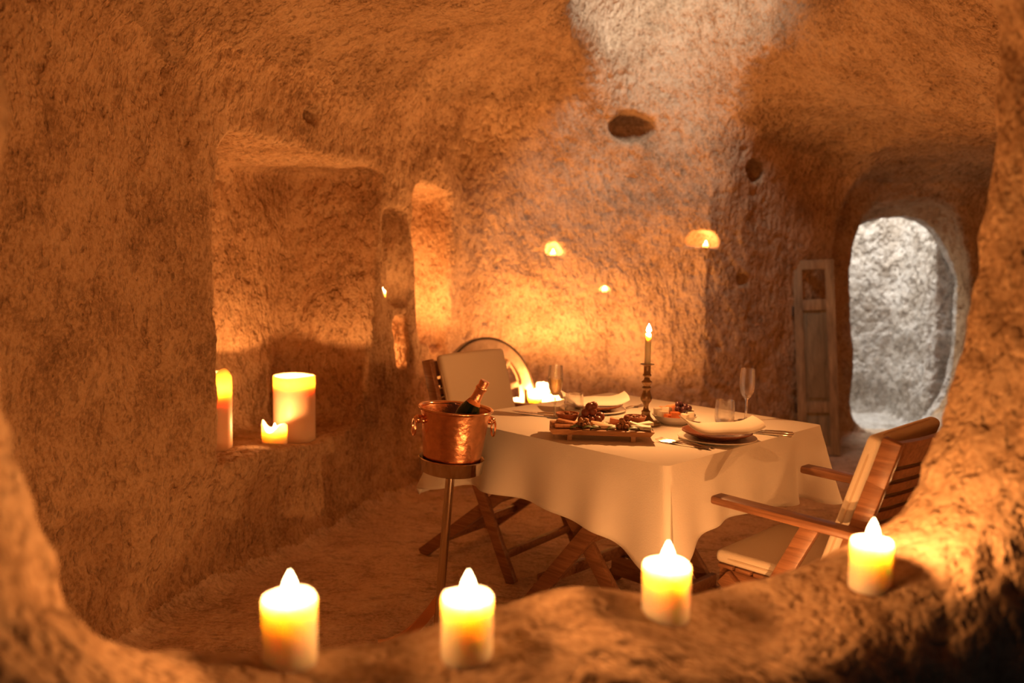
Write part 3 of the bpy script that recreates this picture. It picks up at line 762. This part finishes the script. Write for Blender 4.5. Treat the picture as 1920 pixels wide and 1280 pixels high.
def taper(loc):
    t = tag(empty('taper_candle', loc), 'ivory taper candle burning in the bronze candlestick', 'candle')
    build('wax_body', lathe([(0, 0), (.0112, 0), (.0112, .10), (.0104, .110), (.0085, .1125), (.005, .109), (0, .1075)], 24), M_wax, t, sharp=60)
    build('wick', tube([(0, 0, .107), (.0005, 0, .116), (.002, 0, .121)], .0011, 6), M_wick, t)
    build('flame', xf(flame_shape(.036, .008), Matrix.Translation((.001, 0, .115))), M_flame, t)
    l = bpy.data.lights.new('candle_light', 'POINT'); l.energy = 4.4 * CANDLE_W; l.color = FLAME; l.shadow_soft_size = .009
    lo = bpy.data.objects.new('candle_light', l); col.objects.link(lo); lo.parent = t; lo.location = (.001, 0, .131)
taper((p.x, p.y, TT + .2242))

# place settings
def plate(loc, r, h, m, label, name='dinner_plate', deep=False):
    pr = [(0, 0), (r * .60, 0), (r * .64, .004), (r * .86, h * .55), (r, h), (r * .995, h + .003), (r * .97, h + .003), (r * .84, h * .55 + .004), (r * .62, .0075), (0, .006)]
    o = build(name, lathe(pr, 56), m, None, sharp=60); o.location = loc
    return tag(o, label, 'plate')
def napkin(loc, rz, label, ln=.262, dp=.105):
    V_, F_ = [], []; nx, ny = 26, 16
    def surf(i, j, layer):
        x = (-.5 + i / nx) * ln; v = j / ny; y = (-.5 + v) * dp
        z = .004 + .030 * (abs(x) / (ln / 2)) ** 2.6 + .003 * math.sin(9 * x / ln + 1) + .010 * v - .006 * (1 - v) ** 4
        if layer: z += .002 + .007 * math.sin(min(1, v * 5) * pi / 2) * (1 - .6 * v)
        y += .006 * math.sin(5 * x / ln + 2) - (.012 if not layer else 0) * 0
        return (x, y, z)
    for L in (0, 1):
        for j in range(ny + 1):
            for i in range(nx + 1): V_.append(surf(i, j, L))
    o = (nx + 1) * (ny + 1)
    for j in range(ny):
        for i in range(nx):
            a = j * (nx + 1) + i; F_.append((a, a + nx + 1, a + nx + 2, a + 1)); F_.append((o + a, o + a + 1, o + a + nx + 2, o + a + nx + 1))
    for i in range(nx):
        F_.append((i, i + 1, o + i + 1, o + i)); a = ny * (nx + 1) + i; F_.append((a, o + a, o + a + 1, a + 1))
    for j in range(ny):
        a = j * (nx + 1); b = (j + 1) * (nx + 1); F_.append((a, o + a, o + b, b)); a += nx; b += nx; F_.append((a, b, o + b, o + a))
    n = build('folded_napkin', (V_, F_), M_nap, None, sharp=60); n.location = loc; n.rotation_euler = (0, 0, rz)
    return tag(n, label, 'napkin')
def fork(loc, rz, label, group):
    parts = []
    for k in range(4):
        x = (k - 1.5) * .0062
        parts.append(tube([(x, .052, .004), (x, .075, .003), (x * .98, .092, .005), (x * .95, .103, .009)], [.0018, .0018, .0015, .0008], 6))
    V_, F_ = [], []
    prof = [(-.088, .0058, .0045), (-.082, .0090, .0040), (-.060, .0082, .0042), (-.03, .0050, .0065), (.0, .0034, .0098), (.022, .0036, .0100), (.036, .0085, .0065), (.046, .0115, .0042), (.054, .0112, .0040)]
    for y, w_, z in prof: V_ += [(-w_, y, z - .0013), (w_, y, z - .0013), (w_ * .85, y, z + .0013), (-w_ * .85, y, z + .0013)]
    for i in range(len(prof) - 1):
        for q in range(4):
            l = (q + 1) % 4; F_.append((i * 4 + q, i * 4 + l, i * 4 + 4 + l, i * 4 + 4 + q))
    n = len(prof) * 4; F_ += [(3, 2, 1, 0), (n - 4, n - 3, n - 2, n - 1)]
    t = empty('table_fork', loc, rz); tag(t, label, 'fork', group)
    build('handle', (V_, F_), M_silver, t, sharp=60)
    build('tines', join(*parts), M_silver, t, sharp=60)
    return t
def knife(loc, rz, label, group):
    t = empty('table_knife', loc, rz); tag(t, label, 'knife', group)
    V_, F_ = [], []
    for y, w0, w1 in [(.0, -.006, .006), (.03, -.0085, .007), (.07, -.0095, .007), (.10, -.007, .0065), (.115, -.001, .005)]:
        V_ += [(w0, y, .0035), (w1, y, .003), (w1, y, .0052), (w0, y, .0043)]
    for i in range(4):
        for q in range(4):
            l = (q + 1) % 4; F_.append((i * 4 + q, i * 4 + l, i * 4 + 4 + l, i * 4 + 4 + q))
    F_ += [(3, 2, 1, 0), (16, 17, 18, 19)]
    build('blade', (V_, F_), M_silver, t, sharp=30)
    build('handle', tube([(0, .004, .0042), (0, -.02, .005), (0, -.06, .006), (0, -.092, .0055), (0, -.096, .0055)], [.0042, .0052, .0058, .0058, .002], 10), M_silver, t, sharp=60)
    return t
def in_table(x, y): return Vector((TC.x + x * math.cos(TA) - y * math.sin(TA), TC.y + x * math.sin(TA) + y * math.cos(TA), TT))
# near setting: diners face +y / -y of the table's own axes
pn = on_table(1344, 824)
plate((pn.x, pn.y, TT), .132, .010, M_white, 'white charger plate under the brown plate, beside the steel forks')
plate((pn.x, pn.y, TT + .0085), .118, .021, M_brown, 'brown glazed plate under the napkin, on the charger near the empty flute')
nz = math.radians(9)
napkin((pn.x + .006, pn.y - .026, TT + .0325), nz, 'folded cream napkin across the brown plate near the empty flute')
f0 = on_table(1290, 833)
fr = math.radians(52)
fork((f0.x, f0.y, TT), fr, 'steel fork with curved tines, laid beside the near white plate', 'forks beside the near plate')
f1 = on_table(1300, 831)
fork((f0.x - .616 * .026, f0.y - .788 * .026, TT), fr, 'steel fork with curved tines, laid beside the near white plate', 'forks beside the near plate')
for q, (px, py) in enumerate(((1432, 814), (1436, 810))):
    k0 = on_table(px, py); knife((k0.x, k0.y, TT), math.radians(62), 'steel knife laid beside the plate near the empty flute', 'knives beside the near plate')
pf = on_table(1112, 770)
plate((pf.x, pf.y, TT), .132, .010, M_white, 'white charger plate of the setting behind the snack board')
plate((pf.x, pf.y, TT + .0085), .118, .021, M_brown, 'brown glazed plate of the setting behind the snack board')
napkin((pf.x, pf.y - .026, TT + .0325), math.radians(4), 'folded cream napkin on the plate behind the snack board')
f2 = on_table(1180, 766)
fork((f2.x, f2.y, TT), math.radians(-42), 'steel fork lying right of the far plate, by the candlestick', None)
for q, (px, py) in enumerate(((1010, 776), (1022, 781))):
    k0 = on_table(px, py); knife((k0.x, k0.y, TT), math.radians(62), 'steel knife beside the far plate, near the filled flute', 'knives beside the far plate')

# snack board
pb = at_z(1126, 803, TT + .03)
bd = tag(empty('snack_board', (pb.x, pb.y, TT), math.radians(-3)), 'long wooden serving board on small feet, covered with snacks', 'serving board')
BW, BD_ = .345, .170
V_, F_ = box(BW, BD_, .018, (0, 0, .029), .002)
V_ = [Vector((v.x * (1 - .06 * (v.z < .029)), v.y * (1 - .10 * (v.z < .029)), v.z)) for v in V_]
build('board', (V_, F_), M_board, bd)
for sx in (-1, 1):
    for sy in (-1, 1):
        build('foot', box(.016, .016, .0205, (sx * .105, sy * .06, .0102), .001), M_board, bd)
BT = TT + .0381
rb = math.radians(-3)
def onb(x, y, z=0): return Vector((pb.x + x * math.cos(rb) - y * math.sin(rb), pb.y + x * math.sin(rb) + y * math.cos(rb), BT + z))
def bowl(x, y, r, h, lab, seed):
    q = onb(x, y)
    o = build('nut_bowl', lathe([(0, 0), (r * .45, 0), (r * .72, h * .28), (r * .93, h * .7), (r, h), (r * .93, h), (r * .86, h * .7), (r * .64, h * .32), (0, h * .2)], 36), M_terra, None, sharp=60)
    o.location = q; tag(o, lab, 'bowl')
    rnd = random.Random(seed); parts = []
    for i in range(46):
        a = rnd.uniform(0, 2 * pi); rr = r * .78 * math.sqrt(rnd.random())
        parts.append(blob(.0055, i, .3, 1, (1, rnd.uniform(.6, 1), rnd.uniform(.6, .9)), (rr * math.cos(a), rr * math.sin(a), h * (.72 + .35 * rnd.random() * (1 - rr / r)))))
    s = build('chopped_nuts', join(*parts), M_nut, None, sharp=0); s.location = q; s['kind'] = 'stuff'
    s['label'] = 'chopped nuts heaped in the terracotta bowl by the ' + ('filled flute' if x < 0 else 'candlestick'); s['category'] = 'nuts'
bowl(-.112, .046, .040, .034, 'small terracotta nut bowl on the board beside the filled flute', 1)
bowl(.120, .048, .038, .030, 'small terracotta nut bowl on the board beside the candlestick', 2)
# grapes on the board
gb = tag(empty('grape_bunch', onb(-.035, .025)), 'small bunch of red grapes heaped on the snack board', 'grapes')
GP = [(-.028, -.004, .016), (0, -.008, .016), (.026, -.002, .016), (-.014, .02, .016), (.014, .022, .017), (-.016, .002, .040), (.008, .006, .044), (.036, .012, .026), (.012, .016, .062), (-.002, .012, .058)]
for i, g in enumerate(GP):
    o = build('grape', blob(.0155, 1, .0, 2, (1, 1, 1.12)), M_redgr, gb, sharp=0); o.location = g; o.rotation_euler = (i, .4 * i, 0)
build('stem', tube([(0, .01, .015), (.004, .012, .04), (.01, .01, .064), (.02, .005, .075)], .0016, 6), M_stem, gb)
def item(name, vf, m, q, rot, lab, cat, group=None, sharp=40):
    o = build(name, vf, m, None, sharp=sharp); o.location = q; o.rotation_euler = rot; return tag(o, lab, cat, group)
for i, (x, y, z, rz, ry) in enumerate([(.004, -.030, .008, .1, .05), (.012, -.046, .0065, -.12, 0), (.0, -.012, .0075, -.25, .1)]):
    item('cheese_stick', box(.070, .020, .012, (0, 0, 0), .002), M_cheese, onb(x, y, z + .001), (0, ry, rz), 'pale yellow cheese stick lying in the middle of the snack board', 'cheese', 'cheese sticks on the board')
for i, (x, y, z, rz, ry) in enumerate([(.118, -.030, .010, -.5, .18), (.130, -.048, .0065, -.15, 0), (.140, -.008, .009, .25, -.1)]):
    V_, F_ = box(.066, .030, .012, (0, 0, 0), .0015); V_ = [Vector((v.x, v.y * (1.25 if v.x > 0 else .35), v.z)) for v in V_]
    item('cheese_wedge', (V_, F_), M_wcheese, onb(x, y, z + .002), (0, ry, rz), 'white cheese wedge at the candlestick end of the snack board', 'cheese', 'white cheese wedges on the board')
for i, (x, y, z, rz, ry) in enumerate([(-.125, -.052, .0065, .08, 0), (-.118, -.032, .016, -.35, .12), (-.135, -.02, .0075, .4, 0)]):
    item('toast_slice', box(.062, .028, .011, (0, 0, 0), .003), M_bread, onb(x, y, z + .001), (0, ry, rz), 'brown toasted slice at the flute end of the snack board', 'toast', 'toasted slices on the board')
item('cheese_block', box(.040, .030, .028, (0, 0, 0), .002), M_melon, onb(.050, -.004, .0155), (.0, .1, -.1), 'orange block of cheese standing on the board behind the walnuts', 'cheese')
for i, (x, y, z) in enumerate([(-.075, -.040, .010), (-.058, -.050, .009), (-.062, -.030, .012), (-.045, -.040, .010), (-.068, -.044, .024), (-.052, -.036, .024), (.058, -.050, .010), (.074, -.044, .011), (.066, -.036, .013), (.082, -.054, .010), (.070, -.047, .026), (.088, -.034, .012)]):
    item('walnut_half', blob(.0115, i, .35, 2, (1.15, .9, .8)), M_nut, onb(x, y, z), (i, i * .7, i * 1.3), 'walnut half in the heap ' + ('between toast and grapes' if x < 0 else 'beside the white cheese') + ' on the board', 'walnut', 'walnuts on the board', 0)
for i, (x, y, z) in enumerate([(.078, -.004, .013), (.092, .004, .012), (.100, -.012, .012), (.088, -.006, .030)]):
    item('dried_fig', blob(.0135, 30 + i, .2, 2, (1, 1, .85)), M_brown, onb(x, y, z), (0, 0, i), 'dark dried fruit beside the orange cheese block on the board', 'dried fruit', 'dried fruit on the board', 0)
def leaf(L, W_):
    V_, F_ = [], []; n = 8
    for i in range(n + 1):
        f = i / n; ww = W_ * math.sin(pi * min(1, f * .96 + .03)) ** .8
        for s in (-1, 0, 1): V_.append((L * (f - .5), s * ww, .003 * abs(s) + .008 * math.sin(pi * f)))
    for i in range(n):
        for k in (0, 1): a = i * 3 + k; F_.append((a, a + 3, a + 4, a + 1))
    m = len(V_); V_ += [(x, y, z - .0012) for x, y, z in V_]; F_ += [tuple(m + q for q in reversed(f)) for f in F_]
    return V_, F_
for i, (x, y, rz) in enumerate([(-.085, -.068, .2), (-.045, -.070, -.1), (-.02, -.066, .5), (.105, -.066, .1), (.15, -.062, -.6), (.035, -.068, .3), (.02, .015, 1.2), (.155, -.028, 1.0)]):
    item('herb_leaf', leaf(.042, .010), M_leaf, onb(x, y, .002), (.15, -.1, rz), 'green salad leaf lying along the front of the snack board', 'leaf', 'salad leaves on the board', 0)

# fruit plate
pq = on_table(1264, 793)
fp = plate((pq.x, pq.y, TT), .083, .030, M_white, 'small white fruit dish beside the candlestick', 'fruit_dish'); fp['category'] = 'dish'
def onp(x, y, z): return Vector((pq.x + x * 1.05, pq.y + y, TT + .012 + z))
for i, (x, y, z, s, m, nm, lab, cat) in enumerate([
    (-.005, -.040, .020, .030, M_orange, 'orange_cheese_cube', 'deep orange cheese cube at the front of the fruit dish', 'cheese'),
    (-.030, -.036, .014, .022, M_orange, 'orange_cheese_cube', 'deep orange cheese cube at the front of the fruit dish', 'cheese'),
    (.027, -.038, .017, .025, M_wcheese, 'white_cheese_cube', 'white cheese cube in the fruit dish', 'cheese'),
    (.052, -.018, .020, .026, M_wcheese, 'white_cheese_cube', 'white cheese cube in the fruit dish', 'cheese'),
    (-.045, -.016, .020, .028, M_wcheese, 'white_cheese_cube', 'white cheese cube in the fruit dish', 'cheese'),
    (-.028, -.006, .034, .026, M_wcheese, 'white_cheese_cube', 'white cheese cube in the fruit dish', 'cheese'),
    (.058, .014, .026, .024, M_wcheese, 'white_cheese_cube', 'white cheese cube in the fruit dish', 'cheese'),
    (-.006, .022, .036, .030, M_melon, 'melon_chunk', 'pale orange melon chunk piled in the fruit dish', 'melon'),
    (.016, .030, .034, .028, M_melon, 'melon_chunk', 'pale orange melon chunk piled in the fruit dish', 'melon'),
    (-.040, .022, .030, .026, M_melon, 'melon_chunk', 'pale orange melon chunk piled in the fruit dish', 'melon'),
    (-.058, .008, .030, .024, M_wcheese, 'white_cheese_cube', 'white cheese cube in the fruit dish', 'cheese')]):
    s *= 1.12; item(nm, box(s, s * .95, s, (0, 0, 0), .003), m, onp(x, y, z), (.1 * (i % 3), .12 * (i % 2), .5 * i), lab, cat, lab.split(' in ')[0].split(' at ')[0] + 's of the fruit dish')
for i, (x, y, z) in enumerate([(.030, -.004, .036), (.008, -.014, .044), (.040, .012, .050), (.022, .014, .056), (.050, -.004, .046), (.028, -.022, .044), (.012, .006, .058)]):
    item('dark_grape', blob(.0112, 1, 0, 2, (1, 1, 1.1)), M_grape, onp(x, y, z), (i, 0, 0), 'dark purple grape on top of the fruit dish', 'grape', 'grapes on the fruit dish', 0)

# ------------------------------------------------------------------ wheel leaning by the far wall
wc = at_y(917, 737, 5.02); WR = .345
wz = rest(wc.x, wc.y, .5, .05)
wh = tag(empty('cart_wheel', (wc.x, wc.y, wz + WR - .004)), 'old spoked wooden wheel with an iron tyre leaning behind the padded chair', 'wheel')
wh.rotation_euler = (math.radians(78), 0, math.radians(40))
def ring(r0, r1, t):
    return lathe([(r0, -t / 2), (r1, -t / 2), (r1, t / 2), (r0, t / 2), (r0, -t / 2)], 64)
build('iron_tyre', ring(WR - .014, WR, .045), M_iron, wh, sharp=40)
build('felloe_ring', ring(WR - .085, WR - .0145, .04), M_wheel, wh, sharp=40)
build('hub', lathe([(0, -.05), (.04, -.05), (.055, -.03), (.055, .03), (.04, .05), (.02, .05), (.02, .03), (0, .03)], 32), M_wheel, wh, sharp=40)
for k in range(10):
    a = 2 * pi * k / 10 + .2
    build('spoke', beam((.05 * math.cos(a), .05 * math.sin(a), 0), ((WR - .08) * math.cos(a), (WR - .08) * math.sin(a), 0), .030, .024, (0, 0, 1), .004), M_wheel, wh)

# ------------------------------------------------------------------ old shutter leaf leaning next to the doorway
pl, pr = at_y(1508, 800, 6.02), at_z(1580, 826, .02)
sb0 = Vector((pl.x, 6.00, 0)); sb1 = Vector((2.36, 6.02, 0))
zsh = min(drop(sb0.x, sb0.y, .5), drop(sb1.x, sb1.y, .5))
SH = tag(empty('old_shutter', ((sb0.x + sb1.x) / 2, 6.0, rest((sb0.x + sb1.x) / 2, 6.0, .5, .12) - .003)), 'tall weathered wooden shutter leaf with an empty top pane leaning by the doorway', 'shutter')
SH.rotation_euler = (math.radians(-7), math.radians(-4.0), math.radians(-14))
W2, Hh = .285, 1.42
for sx in (-1, 1): build('stile', box(.062, .036, Hh, (sx * (W2 / 2 - .031), 0, Hh / 2), .003), M_old, SH)
for z, hh in ((.03, .06), (.345, .08), (1.09, .08), (1.385, .07)):
    build('rail', box(W2 - .124, .034, hh, (0, 0, z), .003), M_old, SH)
for z0, z1 in ((.06, .305), (.385, 1.05)):
    build('panel', box(W2 - .122, .012, z1 - z0, (0, .006, (z0 + z1) / 2), .002), M_oldp, SH)
    build('panel_field', box(W2 - .165, .014, z1 - z0 - .05, (0, -.004, (z0 + z1) / 2), .005), M_oldp, SH)
for z in (.34, 1.05): build('hinge', box(.012, .045, .07, (-W2 / 2 - .006, 0, z), .002), M_iron, SH)
# pebble by the table foot
pp = at_z(973, 1158, .02)
pe = build('pebble', blob(.026, 5, .12, 2, (1.2, 1, .8)), M_stone, None, sharp=0); pe.location = (pp.x, pp.y, drop(pp.x, pp.y, .3) + .014)
tag(pe, 'small pale pebble on the floor by the table foot', 'stone')
